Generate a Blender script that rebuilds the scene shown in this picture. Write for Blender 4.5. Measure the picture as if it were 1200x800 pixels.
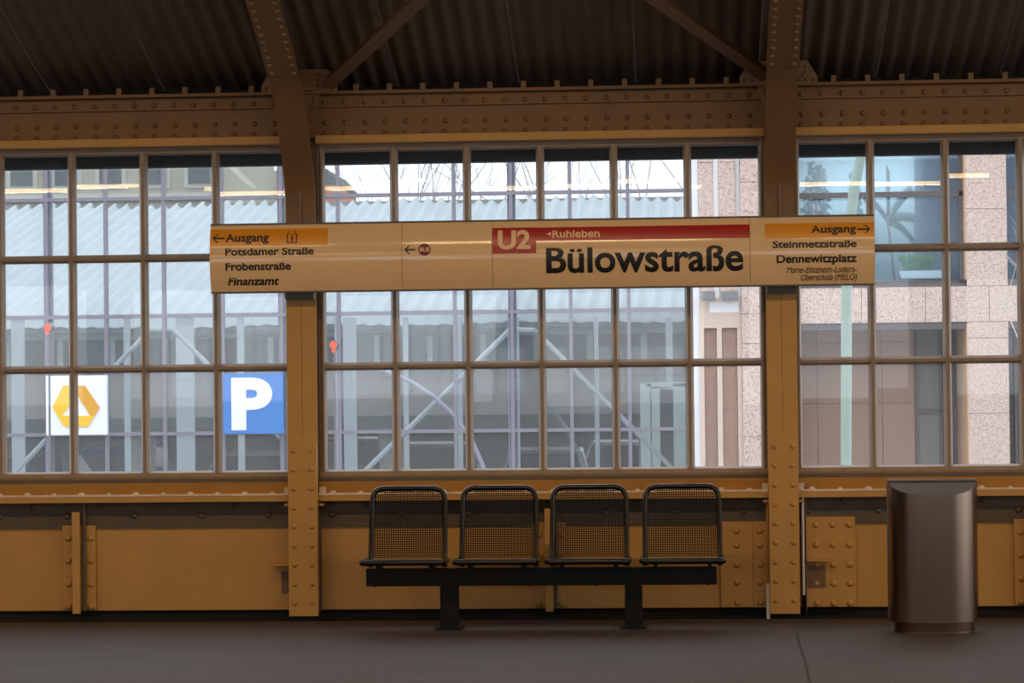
import bpy, bmesh, math, random
from mathutils import Vector, Matrix
random.seed(7)
S = bpy.context.scene
for o in list(bpy.data.objects): bpy.data.objects.remove(o)
COL = S.collection

# ------------------------------------------------------------------ camera, sky, exposure
F = 3000.0
YAW, PIT, ROL = math.radians(3.74), math.radians(.955), math.radians(.615)
CAM = Vector((2.53, -18.07, 1.64))
_fw = Vector((-math.sin(YAW), math.cos(YAW), 0)); _rt = Vector((math.cos(YAW), math.sin(YAW), 0)); _up = Vector((0, 0, 1))
FW = _fw*math.cos(PIT) + _up*math.sin(PIT); _u2 = _up*math.cos(PIT) - _fw*math.sin(PIT)
RT = _rt*math.cos(ROL) - _u2*math.sin(ROL); UP = _u2*math.cos(ROL) + _rt*math.sin(ROL)
cd = bpy.data.cameras.new('camera'); cam = bpy.data.objects.new('camera', cd); COL.objects.link(cam)
cd.sensor_width = 36; cd.lens = F/1200*36; cd.clip_end = 600; cd.clip_start = .1
cam.matrix_world = Matrix.Translation(CAM) @ Matrix(((RT.x, UP.x, -FW.x), (RT.y, UP.y, -FW.y), (RT.z, UP.z, -FW.z))).to_4x4()
S.camera = cam
def at(px, py, Y):
    """the point in the vertical plane Y (metres behind the windows) seen at this place of the survey photograph"""
    d = RT*((px-600)/F) - UP*((py-400)/F) + FW
    t = (Y-CAM.y)/d.y
    return CAM + d*t

w = bpy.data.worlds.new('overcast_sky'); S.world = w; w.use_nodes = True
bg = w.node_tree.nodes['Background']; bg.inputs[0].default_value = (.92, .96, 1.0, 1); bg.inputs[1].default_value = 2.15
S.view_settings.view_transform = 'Standard'; S.view_settings.look = 'None'
S.view_settings.gamma = 1; S.view_settings.use_curve_mapping = False
S.view_settings.exposure = 0.05
S.cycles.use_adaptive_sampling = False; S.cycles.transparent_max_bounces = 24; S.cycles.sample_clamp_indirect = 4
LAMP_COL = (1.0, .72, .40); LAMP_W = 46.0

# ------------------------------------------------------------------ materials
def c(r, g, b):
    f = lambda v: (v/255/12.92) if v/255 <= .04045 else ((v/255+.055)/1.055)**2.4
    return (f(r), f(g), f(b), 1)
def mat(name, col, rough=.6, metal=0, var=.0, scale=6, bump=0, bscale=60, spec=.5, speck=None, stretch=None):
    m = bpy.data.materials.new(name); m.use_nodes = True; nt = m.node_tree; n = nt.nodes; b = n['Principled BSDF']
    b.inputs['Base Color'].default_value = col; b.inputs['Roughness'].default_value = rough
    b.inputs['Metallic'].default_value = metal; b.inputs['Specular IOR Level'].default_value = spec
    if var or bump or speck:
        tc = n.new('ShaderNodeTexCoord'); mp = n.new('ShaderNodeMapping'); nt.links.new(tc.outputs['Object'], mp.inputs[0])
        if stretch: mp.inputs['Scale'].default_value = stretch
    last = None
    if var:
        t = n.new('ShaderNodeTexNoise'); t.inputs['Scale'].default_value = scale; t.inputs['Detail'].default_value = 6
        nt.links.new(mp.outputs[0], t.inputs[0])
        r = n.new('ShaderNodeValToRGB'); r.color_ramp.elements[0].position = .3; r.color_ramp.elements[1].position = .7
        r.color_ramp.elements[0].color = [v*(1-var) for v in col[:3]]+[1]; r.color_ramp.elements[1].color = [min(1, v*(1+var)) for v in col[:3]]+[1]
        nt.links.new(t.outputs[0], r.inputs[0]); last = r.outputs[0]
    if speck:
        t = n.new('ShaderNodeTexNoise'); t.inputs['Scale'].default_value = speck[1]; t.inputs['Detail'].default_value = 2
        nt.links.new(mp.outputs[0], t.inputs[0])
        r = n.new('ShaderNodeValToRGB'); r.color_ramp.elements[0].position = speck[2]; r.color_ramp.elements[1].position = speck[2]+.05
        r.color_ramp.elements[0].color = (0, 0, 0, 1); r.color_ramp.elements[1].color = (1, 1, 1, 1)
        nt.links.new(t.outputs[0], r.inputs[0])
        mx = n.new('ShaderNodeMixRGB'); nt.links.new(r.outputs[0], mx.inputs[0])
        if last: nt.links.new(last, mx.inputs[1])
        else: mx.inputs[1].default_value = col
        mx.inputs[2].default_value = speck[0]; last = mx.outputs[0]
    if last: nt.links.new(last, b.inputs['Base Color'])
    if bump:
        t = n.new('ShaderNodeTexNoise'); t.inputs['Scale'].default_value = bscale; t.inputs['Detail'].default_value = 4
        nt.links.new(mp.outputs[0], t.inputs[0]); bp = n.new('ShaderNodeBump'); bp.inputs['Strength'].default_value = bump
        bp.inputs['Distance'].default_value = .01
        nt.links.new(t.outputs[0], bp.inputs['Height']); nt.links.new(bp.outputs[0], b.inputs['Normal'])
    return m
def glass(name, tint, refl=.08, haze=.06, hazecol=(.8, .85, .9, 1), rough=.01, wave=0):  # the translucent share paints a pale sky haze onto the glass
    m = bpy.data.materials.new(name); m.use_nodes = True; nt = m.node_tree; n = nt.nodes; n.clear()
    out = n.new('ShaderNodeOutputMaterial'); tr = n.new('ShaderNodeBsdfTransparent'); tr.inputs[0].default_value = tint
    gl = n.new('ShaderNodeBsdfGlossy'); gl.inputs['Roughness'].default_value = rough
    tl = n.new('ShaderNodeBsdfTranslucent'); tl.inputs[0].default_value = hazecol
    m1 = n.new('ShaderNodeMixShader'); m1.inputs[0].default_value = haze
    nt.links.new(tr.outputs[0], m1.inputs[1]); nt.links.new(tl.outputs[0], m1.inputs[2])
    m2 = n.new('ShaderNodeMixShader'); m2.inputs[0].default_value = refl
    nt.links.new(m1.outputs[0], m2.inputs[1]); nt.links.new(gl.outputs[0], m2.inputs[2])
    if wave:
        tc = n.new('ShaderNodeTexCoord'); t = n.new('ShaderNodeTexNoise'); t.inputs['Scale'].default_value = 5
        nt.links.new(tc.outputs['Object'], t.inputs[0]); bp = n.new('ShaderNodeBump'); bp.inputs['Strength'].default_value = wave
        bp.inputs['Distance'].default_value = .004
        nt.links.new(t.outputs[0], bp.inputs['Height']); nt.links.new(bp.outputs[0], gl.inputs['Normal'])
    nt.links.new(m2.outputs[0], out.inputs[0]); return m
def emit(name, col, s):
    m = bpy.data.materials.new(name); m.use_nodes = True; nt = m.node_tree; n = nt.nodes; n.clear()
    out = n.new('ShaderNodeOutputMaterial'); e = n.new('ShaderNodeEmission'); e.inputs[0].default_value = col; e.inputs[1].default_value = s
    nt.links.new(e.outputs[0], out.inputs[0]); return m
M = dict(
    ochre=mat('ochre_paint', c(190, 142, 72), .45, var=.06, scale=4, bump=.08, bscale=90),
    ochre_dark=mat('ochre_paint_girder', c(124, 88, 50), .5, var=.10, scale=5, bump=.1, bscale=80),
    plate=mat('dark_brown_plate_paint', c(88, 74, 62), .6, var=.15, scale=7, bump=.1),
    patch=mat('shadow_brown_patch', c(112, 84, 58), .6, var=.2, scale=12),
    towerstone=mat('pale_pink_stone', c(214, 192, 178), .7, var=.06, scale=9),
    ledge=mat('pale_edge_paint', c(222, 198, 178), .5, var=.2, scale=9),
    frame=mat('window_frame_paint', c(146, 124, 104), .38, var=.12, scale=8, bump=.08),
    frame_side=mat('dull_frame_paint', c(96, 80, 68), .5, var=.12, scale=8),
    roof=mat('corrugated_roof_brown', c(104, 90, 82), .75, var=.12, scale=3, bump=.1),
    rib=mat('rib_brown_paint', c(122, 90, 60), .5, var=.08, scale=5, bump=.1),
    black=mat('black_lacquer', c(9, 9, 9), .25, var=.1, spec=.5),
    blackm=mat('black_matt_steel', c(7, 7, 7), .55, var=.1, spec=.25),
    pit=mat('deep_black', c(22, 18, 15), .9),  # flat black for the trench and the eave closure
    sign=mat('sign_cream_enamel', c(236, 198, 152), .12, var=.025, scale=3, spec=.7),
    red=mat('sign_red', c(172, 22, 24), .3, spec=.7), orange=mat('sign_orange', c(226, 146, 22), .3, spec=.7),
    ink=mat('sign_black_ink', c(22, 16, 14), .4), maroon=mat('sign_maroon', c(110, 22, 24), .35),
    letter=mat('sign_cream_letter', c(240, 200, 160), .35),
    steelgrey=mat('grey_bracket_steel', c(92, 84, 74), .5, var=.1),
    asphalt=mat('platform_asphalt', c(60, 50, 50), .62, var=.16, scale=2.2, bump=.35, bscale=140, speck=(c(140, 132, 130), 60, .68)),
    crack=mat('crack_tar', c(36, 26, 22), .8),
    inox=mat('brushed_steel', c(140, 120, 106), .24, metal=1, var=.12, scale=3, stretch=(6, 6, .15)),
    inox_dark=mat('brushed_steel_lid', c(92, 72, 58), .42, metal=1),
    white=mat('white_plastic', c(225, 222, 215), .5), fascia=mat('dark_slate_fascia', c(44, 42, 46), .8, var=.1),
    pane=glass('old_window_glass', (.96, .97, .975, 1), .026, .035),
    screen=glass('hazy_screen_glass', (.90, .93, .95, 1), .03, .08, (.84, .88, .92, 1)),
    bar=mat('mauve_glazing_bar', c(128, 122, 136), .5), post=mat('white_post_paint', c(182, 188, 190), .5),
    lilac=mat('lilac_tube', c(190, 180, 200), .5),
    metalroof=mat('pale_metal_roof', c(176, 184, 188), .6, var=.08, scale=1.5),
    hallwall=mat('hall_grey_green', c(134, 144, 140), .8, var=.1), taupe=mat('taupe_render', c(136, 130, 124), .8, var=.08),
    darkgreen=mat('dark_green_grey', c(50, 58, 56), .8, var=.3, scale=.8), pale=mat('pale_green_frame', c(198, 214, 205), .6),
    winglass=mat('dark_hall_glass', c(48, 58, 56), .4, spec=.3, var=.4, scale=1.2), gutter=mat('grey_gutter', c(110, 112, 118), .5),
    beige=mat('old_beige_render', c(168, 160, 138), .85, var=.1, scale=.6), oldtrim=mat('old_stone_trim', c(190, 186, 172), .8),
    brick=mat('orange_brick', c(200, 120, 88), .8, var=.1),
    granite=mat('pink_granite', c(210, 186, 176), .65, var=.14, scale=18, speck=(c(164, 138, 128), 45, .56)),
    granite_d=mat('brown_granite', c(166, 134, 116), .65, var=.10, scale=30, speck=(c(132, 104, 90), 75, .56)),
    mortar=mat('joint_grey', c(120, 108, 104), .9), reveal=mat('orange_lit_reveal', c(220, 176, 140), .6, var=.05),
    whitestrip=mat('white_strip_panel', c(238, 238, 242), .5), lintel=mat('grey_lintel_metal', c(92, 84, 86), .45),
    wframe=mat('brown_window_frame', c(92, 80, 80), .45), room=mat('room_wall_pale_blue', c(150, 168, 176), .9, var=.1, scale=.7),
    bglass=glass('blue_grey_building_glass', (.86, .92, .95, 1), .06, .14, (.75, .85, .92, 1)),
    curtain=mat('grey_blue_curtain', c(120, 132, 150), .9, var=.15, scale=10, stretch=(4, 4, .1)),
    dglass=mat('black_glass', c(40, 46, 48), .08, spec=.8), door=mat('grey_green_door_glass', c(116, 118, 110), .3),
    lampgreen=mat('pale_green_lamp_post', c(150, 170, 162), .45, var=.05), leaf=mat('plant_leaf', c(88, 130, 70), .6, var=.3, scale=9),
    leafdark=mat('dark_blue_leaf', c(70, 92, 96), .7, var=.2), bark=mat('grey_bark', c(150, 140, 134), .9, var=.2),
    twig=mat('pale_twig', c(190, 184, 178), .8), blue=mat('parking_blue', c(64, 128, 206), .4), signwhite=mat('sign_white', c(240, 242, 248), .4),
    yellow=mat('emblem_yellow', c(246, 196, 20), .4), yellowd=mat('emblem_yellow_shade', c(222, 160, 16), .4),
    carwhite=mat('car_white', c(150, 156, 158), .25, spec=.7), carblue=mat('car_blue', c(50, 90, 170), .25, spec=.7),
    carred=mat('car_dark_red', c(120, 30, 44), .25, spec=.7), cargrey=mat('car_grey', c(100, 108, 112), .25, spec=.7),
    cargl=mat('car_glass', c(30, 36, 40), .25, spec=.5), tyre=mat('tyre_rubber', c(24, 24, 25), .8),
    street=mat('street_asphalt', c(92, 94, 98), .9, var=.1), deck=mat('parking_deck', c(88, 90, 90), .9, var=.15),
    track=mat('ballast', c(50, 44, 40), .95, var=.3, scale=30, bump=.6), rail=mat('rail_steel', c(120, 110, 100), .35, metal=1),
    lampred=emit('red_signal_light', (1, .06, .03, 1), 3), tail=emit('tail_light', (1, .05, .05, 1), 2),
    tube=emit('warm_tube_light', (1.0, .62, .28, 1), 17), housing=mat('lamp_housing', c(90, 84, 76), .5),
    plasterpale=mat('hall_far_wall', c(150, 130, 100), .8))

# ------------------------------------------------------------------ mesh builder
class MB:
    def __init__(s): s.v = []; s.f = []; s.sm = []
    def add(s, vs, fs, smooth=False):
        k = len(s.v); s.v += [tuple(p) for p in vs]; s.f += [tuple(i+k for i in q) for q in fs]; s.sm += [smooth]*len(fs); return s
    def box(s, x0, x1, y0, y1, z0, z1):
        x0, x1 = sorted((x0, x1)); y0, y1 = sorted((y0, y1)); z0, z1 = sorted((z0, z1))
        return s.add([(x0,y0,z0),(x1,y0,z0),(x1,y1,z0),(x0,y1,z0),(x0,y0,z1),(x1,y0,z1),(x1,y1,z1),(x0,y1,z1)],
            [(0,3,2,1),(4,5,6,7),(0,1,5,4),(1,2,6,5),(2,3,7,6),(3,0,4,7)])
    def prism(s, pts, axis, a, b):
        """pts: 2D outline; axis x -> pts are (y,z); y -> (x,z); z -> (x,y)"""
        P = {'x': lambda p, t: (t, p[0], p[1]), 'y': lambda p, t: (p[0], t, p[1]), 'z': lambda p, t: (p[0], p[1], t)}[axis]
        n = len(pts); vs = [P(p, a) for p in pts]+[P(p, b) for p in pts]
        fs = [(i, (i+1) % n, n+(i+1) % n, n+i) for i in range(n)]+[tuple(range(n))[::-1], tuple(range(n, 2*n))]
        return s.add(vs, fs)
    def rivet(s, x, y, z, r=.02, h=None, d=(0, -1, 0), seg=8):
        """a round rivet head standing on a surface, pointing along d"""
        d = Vector(d).normalized(); a = d.orthogonal().normalized(); b = d.cross(a); o = Vector((x, y, z)); h = h or r*.75
        vs = []
        for rr, hh in ((1, -.1), (.92, .45), (.55, .85)):
            for k in range(seg):
                t = 2*math.pi*k/seg; vs.append(o+a*(r*rr*math.cos(t))+b*(r*rr*math.sin(t))+d*(h*hh))
        vs.append(o+d*h); fs = []
        for q in range(2):
            for k in range(seg): fs.append((q*seg+k, q*seg+(k+1) % seg, (q+1)*seg+(k+1) % seg, (q+1)*seg+k))
        for k in range(seg): fs.append((2*seg+k, 2*seg+(k+1) % seg, 3*seg))
        return s.add(vs, fs, True)
    def tube(s, pts, r, seg=8, closed=False, cap=True):
        pts = [Vector(p) for p in pts]; n = len(pts); R = r if isinstance(r, (list, tuple)) else [r]*n
        if n < 2: return s
        tan = []
        for i in range(n):
            a = pts[(i-1) % n] if (closed or i > 0) else pts[i]; b = pts[(i+1) % n] if (closed or i < n-1) else pts[i]
            tan.append((b-a).normalized())
        nrm = tan[0].orthogonal().normalized(); vs = []
        for i in range(n):
            nrm = (nrm-tan[i]*nrm.dot(tan[i])).normalized(); bn = tan[i].cross(nrm)
            for k in range(seg):
                t = 2*math.pi*k/seg; vs.append(pts[i]+nrm*(R[i]*math.cos(t))+bn*(R[i]*math.sin(t)))
        fs = []
        for i in range(n if closed else n-1):
            j = (i+1) % n
            for k in range(seg): fs.append((i*seg+k, i*seg+(k+1) % seg, j*seg+(k+1) % seg, j*seg+k))
        if cap and not closed: fs += [tuple(range(seg))[::-1], tuple(range((n-1)*seg, n*seg))]
        return s.add(vs, fs, True)
    def cyl(s, p, q, r, seg=16): return s.tube([p, q], r, seg)
    def build(s, name, m, parent=None, loc=None, smooth=None, kind=None, bevel=0):
        me = bpy.data.meshes.new(name); me.from_pydata(s.v, [], s.f); me.materials.append(M[m] if isinstance(m, str) else m)
        me.polygons.foreach_set('use_smooth', s.sm if smooth is None else [smooth]*len(s.f))
        bm = bmesh.new(); bm.from_mesh(me); bmesh.ops.recalc_face_normals(bm, faces=bm.faces)
        bm.to_mesh(me); bm.free(); me.update()
        o = bpy.data.objects.new(name, me); COL.objects.link(o)
        if parent: o.parent = parent
        if loc: o.location = loc
        if kind: o['kind'] = kind
        if bevel:
            b = o.modifiers.new('bevel', 'BEVEL'); b.width = bevel; b.segments = 2; b.limit_method = 'ANGLE'
        if any(s.sm) and smooth is None: 
            me.set_sharp_from_angle(angle=math.radians(50))
        return o
def empty(name, loc=(0, 0, 0), parent=None):
    o = bpy.data.objects.new(name, None); COL.objects.link(o); o.location = loc; o.empty_display_size = .1
    if parent: o.parent = parent
    return o
def tag(o, label, cat, group=None):
    o['label'] = label; o['category'] = cat
    if group: o['group'] = group
    return o
def struct(name, loc=(0, 0, 0)):
    o = empty(name, loc); o['kind'] = 'structure'; return o
def share(o, loc, name=None):
    d = o.copy(); COL.objects.link(d); d.location = loc; return d
def copy_tree(o, parent=None):
    d = o.copy(); COL.objects.link(d)
    if parent: d.parent = parent
    for ch in list(o.children): copy_tree(ch, d)
    return d

# ------------------------------------------------------------------ hall shell
PITCH = 3.36; BAYS = [-2, -1, 0, 1, 2]
X0 = {b: b*PITCH for b in BAYS}; XC = [-.12 + k*PITCH for k in (-2, -1, 0, 1, 2, 3)]
XL, XR = -26.0, 26.0
ZT, Z1, Z2, ZB = 3.326, 2.566, 1.778, 1.022

fl = struct('floor')
fb = MB().box(XL, XR, -4.3, -.27, -.35, 0).build('platform_slab', 'asphalt', fl)
MB().box(XL, XR, -4.5, -4.3, -.35, .0).build('platform_edge', 'taupe', fl)
def onfloor(px, py):
    d = RT*((px-600)/F)-UP*((py-400)/F)+FW; t = -CAM.z/d.z; return CAM+d*t
ck = [onfloor(*p) for p in ((934, 742), (936, 752), (940, 765), (944, 776), (946, 786), (949, 800), (955, 830))]
mb = MB()
for i in range(len(ck)-1):
    a, b = ck[i], ck[i+1]; mb.add([(a.x-.008, a.y, .0012), (a.x+.008, a.y, .0012), (b.x+.008, b.y, .0012), (b.x-.008, b.y, .0012)], [(0, 1, 2, 3)])
mb.build('crack', 'crack', fl)
tk = struct('track_bed'); MB().box(XL, XR, -13.5, -4.5, -1.2, -1.0).build('ballast_bed', 'track', tk)
for y in (-5.6, -7.05, -10.2, -11.65): MB().box(XL, XR, y-.035, y+.035, -1.0, -.85).build('rail', 'rail', tk)
f2 = struct('platform_far'); MB().box(XL, XR, -22, -13.5, -1.2, 0).build('platform_slab', 'asphalt', f2)
MB().box(XL, XR, -.27, .05, -.36, -.3).build('cable_trench', 'pit', fl)
MB().box(XL, XR, .03, .2, -.9, .057).build('trench_back', 'pit', fl)

# the window wall below and above the glass
wf = struct('wall_front')
MB().box(-8, 10.5, 0, .06, .057, 1.0).build('web_plate', 'ochre', wf)
MB().box(XL, -6.98, 0, .3, -.3, 3.9).build('wall_return', 'plasterpale', wf); MB().box(10.2, 13, 0, .3, -.3, 3.9).build('wall_return', 'plasterpale', wf)
stiff = None
riv = lambda: MB()
for b in BAYS:
    x0, x1 = X0[b]-.02, X0[b]+3.14
    cx = X0[b]+1.60
    # ledge under the glass: flat strip, angle with a pale worn upper edge, bolts
    MB().box(x0, x1, -.03, .03, .965, 1.0).build('sill_strip', 'frame_side', wf, bevel=.004)
    MB().prism([(.02, .885), (-.05, .885), (-.10, .965), (.02, .965)], 'x', x0, x1).build('sill_slope', 'ochre', wf)
    MB().box(x0, x1, -.155, .0, .872, .886).build('ledge', 'ledge', wf, bevel=.003)
    MB().box(x0-.0, x1, -.15, -.135, .832, .872).build('ledge_lip', 'ochre', wf)
    mb = MB(); k = 0; x = x0+.1
    while x < x1-.05:
        mb.rivet(x, -.11, .886, .020 if k % 2 else .026, d=(0, -.3, 1)); x += .195; k += 1
    mb.build('ledge_bolts', 'ledge', wf, kind='stuff')
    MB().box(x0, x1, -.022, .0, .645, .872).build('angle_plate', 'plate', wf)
    mb = MB(); k = 0; x = x0+.08
    while x < x1-.02:
        mb.rivet(x, -.022, .80 if k % 2 else .73, .024); x += .255/1.0*.95; k += 1
    mb.build('angle_rivets', 'plate', wf, kind='stuff')
    # stiffener in the middle of the bay
    st = MB().box(cx-.12, cx+.12, -.034, .0, .07, .665).build('stiffener_plate', 'ochre', wf, bevel=.003)
    MB().box(cx-.028, cx+.028, -.125, -.11, .045, .765).build('stiffener_flange', 'ochre', wf, bevel=.002)
    MB().box(cx-.006, cx+.006, -.115, -.03, .06, .75).build('stiffener_web', 'ochre', wf)
    MB().cyl((cx+.045, -.06, .06), (cx+.045, -.06, .86), .012, 8).build('conduit', 'steelgrey', wf)
    mb = MB()
    for z in (.575, .415, .25, .09):
        for sx in (-.075, .085): mb.rivet(cx+sx, -.034, z, .025)
    mb.build('stiffener_rivets', 'ochre', wf, kind='stuff')
    for z in (.52, .36, .20): MB().box(cx+.03, cx+.06, -.075, -.05, z-.012, z+.012).build('clip', 'steelgrey', wf)
    # girder above the glass
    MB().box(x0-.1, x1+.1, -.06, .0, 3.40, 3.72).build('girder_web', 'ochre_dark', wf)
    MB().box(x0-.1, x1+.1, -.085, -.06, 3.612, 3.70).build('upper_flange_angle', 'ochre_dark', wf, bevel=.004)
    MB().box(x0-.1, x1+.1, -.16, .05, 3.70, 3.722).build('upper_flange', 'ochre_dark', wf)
    MB().box(x0, x1, -.15, .02, 3.352, 3.412).build('lower_flange', 'ochre', wf, bevel=.006)
    mb = MB(); x = x0+.06
    while x < x1-.02:
        mb.rivet(x, -.085, 3.648, .021); mb.rivet(x+.005, -.06, 3.508, .021); mb.rivet(x, -.06, 3.43, .021); x += .1425
    mb.build('girder_rivets', 'ochre_dark', wf, kind='stuff')
    x = x0+.05
    cl = None
    while x < x1+.1:
        if cl is None: cl = MB().box(-.018, .018, -.04, .02, 0, .052).build('purlin_cleat', 'rib', wf, loc=(x, -.06, 3.722))
        else: share(cl, (x, -.06, 3.722))
        x += .2375
# extra riveted plates in the right-hand bay and beside the right column
def plate(px0, px1, pz0, pz1, cols, rows, name='cover_plate', m='ochre', y=-.03):
    MB().box(px0, px1, y, 0, pz0, pz1).build(name, m, wf, bevel=.002)
    mb = MB()
    for x in cols:
        for z in rows: mb.rivet(x, y, z, .025)
    mb.build('plate_rivets', m, wf, kind='stuff')
R4 = (.595, .495, .36, .235, .095)
plate(2.80, 3.03, .06, .66, (2.915,), R4); plate(3.03, 3.12, .06, .66, (3.075,), R4, y=-.045)
MB().box(3.12, 3.135, -.09, 0, .06, .80).build('plate_edge_angle', 'ochre', wf)
plate(3.40, 3.74, .06, .69, (3.47, 3.585, 3.70), (.635, .495, .355, .225, .085), y=-.036)
MB().box(3.385, 3.40, -.08, 0, .05, .83).build('plate_edge_angle', 'ochre', wf)
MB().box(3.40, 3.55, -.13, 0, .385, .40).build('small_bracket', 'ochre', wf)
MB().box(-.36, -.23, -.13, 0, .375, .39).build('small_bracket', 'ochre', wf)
MB().box(3.40, 3.53, -.05, -.036, .20, .355).build('painted_shadow_patch', 'patch', wf); MB().box(-.31, -.23, -.012, 0, .18, .33).build('painted_shadow_patch', 'patch', wf)  # shadow painted on as brown slabs below the small brackets
MB().box(3.145, 3.16, -.1, 0, .25, .83).build('recess_cover', 'plate', wf)

# windows
def make_window(b):
    wn = struct('window_%d' % (b+3), (X0[b], 0, 0))
    mp_ = [(-.029, .03), (-.029, -.004), (-.012, -.035), (.012, -.035), (.029, -.004), (.029, .03)]
    mull = MB().prism(mp_, 'z', ZB, ZT).build('mullion', 'frame', wn, loc=(.52, 0, 0))
    for k in range(2, 6): share(mull, (.52*k, 0, 0))
    fr = MB().prism([(-.06, .04), (-.06, -.02), (-.012, -.02), (.0, -.032), (.014, -.03), (.024, 0), (.024, .04)], 'z', ZB-.03, ZT+.03).build('side_frame', 'frame', wn)
    f2_ = MB().prism([(.06, .04), (.06, -.02), (.012, -.02), (.0, -.032), (-.014, -.03), (-.024, 0), (-.024, .04)], 'z', ZB-.03, ZT+.03).build('side_frame', 'frame', wn, loc=(3.12, 0, 0))
    rp = [(.03, -.028), (-.004, -.028), (-.030, -.010), (-.030, .010), (-.004, .028), (.03, .028)]
    r1 = MB().prism(rp, 'x', 0, 3.12).build('rail', 'frame', wn, loc=(0, 0, Z1)); share(r1, (0, 0, Z2))
    MB().prism([(.04, -.06), (-.02, -.06), (-.035, -.015), (-.03, .012), (0, .024), (.04, .024)], 'x', -.02, 3.14).build('bottom_rail', 'frame', wn, loc=(0, 0, ZB))
    MB().prism([(.04, .03), (-.03, .03), (-.03, -.012), (0, -.022), (.04, -.022)], 'x', -.02, 3.14).build('top_rail', 'frame', wn, loc=(0, 0, ZT))
    zs = [(ZB, Z2), (Z2, Z1), (Z1, ZT)]
    for r, (a, z) in enumerate(zs):
        h = (z-a)/2-.018; base = None
        for k in range(6):
            loc = (.52*k+.26, .012, (a+z)/2)
            if base is None: base = MB().box(-.242, .242, -.001, .001, -h, h).build('pane', 'pane', wn, loc=loc); o = base
            else: o = share(base, loc)
            o.rotation_euler = (math.radians(random.uniform(-.16, .16)), 0, math.radians(random.uniform(-.2, .2)))
for b in BAYS: make_window(b)

# ceiling
RP = [(.30, 3.775), (-.2, 3.905), (-1.1, 4.20), (-1.7, 4.43), (-3, 4.98), (-5, 5.65), (-8, 6.3), (-11, 6.5), (-14, 6.3), (-17, 5.65), (-19, 4.98), (-20.3, 4.43), (-22.2, 3.80)]
ce = struct('ceiling')
sheet_w, pitch_c = .854, .122
def sheet_mesh(prof, w_, name, m, parent, n_per=6, amp=.016):
    n = int(round(w_/pitch_c))*n_per; vs = []; fs = []
    for i in range(n+1):
        x = w_*i/n; t = math.cos(2*math.pi*x/pitch_c); dz = amp*t
        for (y, z) in prof: vs.append((x, y, z+dz))
    m_ = len(prof)
    for i in range(n):
        for j in range(m_-1): fs.append((i*m_+j, (i+1)*m_+j, (i+1)*m_+j+1, i*m_+j+1))
    return MB().add(vs, fs, True).build(name, m, parent, smooth=True)
sh = None; x = -8.0; k = 0
while x < 11:
    if sh is None: sh = sheet_mesh(RP[:9], sheet_w, 'roof_sheet', 'roof', ce); sh.location = (x, 0, 0); sh.scale.x = 1.006
    else: share(sh, (x, 0, .004*(k % 2)))
    x += sheet_w; k += 1
for a, b_ in ((XL, -8.0), (x, XR)):
    mb = MB(); n = len(RP); mb.add([(a, y, z) for y, z in RP]+[(b_, y, z) for y, z in RP], [(i, i+1, n+i+1, n+i) for i in range(n-1)]); mb.build('roof_plain', 'roof', ce)
mb = MB(); RQ = RP[8:]; n = len(RQ); mb.add([(-8.0, y, z) for y, z in RQ]+[(x, y, z) for y, z in RQ], [(i, i+1, n+i+1, n+i) for i in range(n-1)]); mb.build('roof_plain', 'roof', ce)
MB().box(XL, XR, .30, .42, 3.245, 3.80).build('eave_fascia', 'fascia', ce)
MB().box(XL, XR, -.02, .30, 3.72, 3.76).build('eave_closure', 'pit', ce)
# far platform wall behind the camera: low wall, posts, open windows; closed end on the left
wb = struct('wall_back'); MB().box(XL, XR, -22.2, -22, -1.2, 1.4).build('low_wall', 'plasterpale', wb); MB().box(XL, XR, -22.2, -22, 3.3, 3.85).build('beam', 'plasterpale', wb)
k = XL
while k <= XR: MB().box(k-.35, k+.35, -22.25, -21.95, 1.4, 3.3).build('post', 'plasterpale', wb); k += 3.25
wl = struct('wall_left'); MB().box(XL-.2, XL, -22.2, .3, -1.2, 6.6).build('end_wall', 'plasterpale', wl)

# ------------------------------------------------------------------ steel columns with curved ribs
RIB = [(-.205, 2.75), (-.215, 2.95), (-.26, 3.08), (-.39, 3.26), (-.53, 3.43), (-.69, 3.60), (-.92, 3.745), (-1.25, 3.90), (-1.7, 4.09), (-2.3, 4.36), (-3, 4.66), (-5, 5.36), (-8, 6.0), (-11, 6.2)]
def smooth_poly(P, n=6):
    out = []
    for i in range(len(P)-1):
        p0 = Vector(P[max(i-1, 0)]); p1 = Vector(P[i]); p2 = Vector(P[i+1]); p3 = Vector(P[min(i+2, len(P)-1)])
        for k in range(n):
            t = k/n; out.append(.5*((2*p1)+(p2-p0)*t+(2*p0-5*p1+4*p2-p3)*t*t+(3*p1-p0-3*p2+p3)*t**3))
    out.append(Vector(P[-1])); return out
RS = smooth_poly(RIB)
def strip(mb, line, x0, x1, th):
    """plate following the (y,z) line, x0..x1 wide, th thick towards the roof side"""
    n = len(line); vs = []
    for i, p in enumerate(line):
        a = line[max(i-1, 0)]; b = line[min(i+1, n-1)]; t = (b-a).normalized(); nn = Vector((-t.y, t.x)) * -1
        q = p+nn*th
        vs += [(x0, p.x, p.y), (x1, p.x, p.y), (x1, q.x, q.y), (x0, q.x, q.y)]
    fs = []
    for i in range(n-1):
        for k in range(4): fs.append((i*4+k, i*4+(k+1) % 4, i*4+4+(k+1) % 4, i*4+4+k))
    fs += [(0, 1, 2, 3), (4*n-4, 4*n-3, 4*n-2, 4*n-1)]
    return mb.add(vs, fs)
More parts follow.
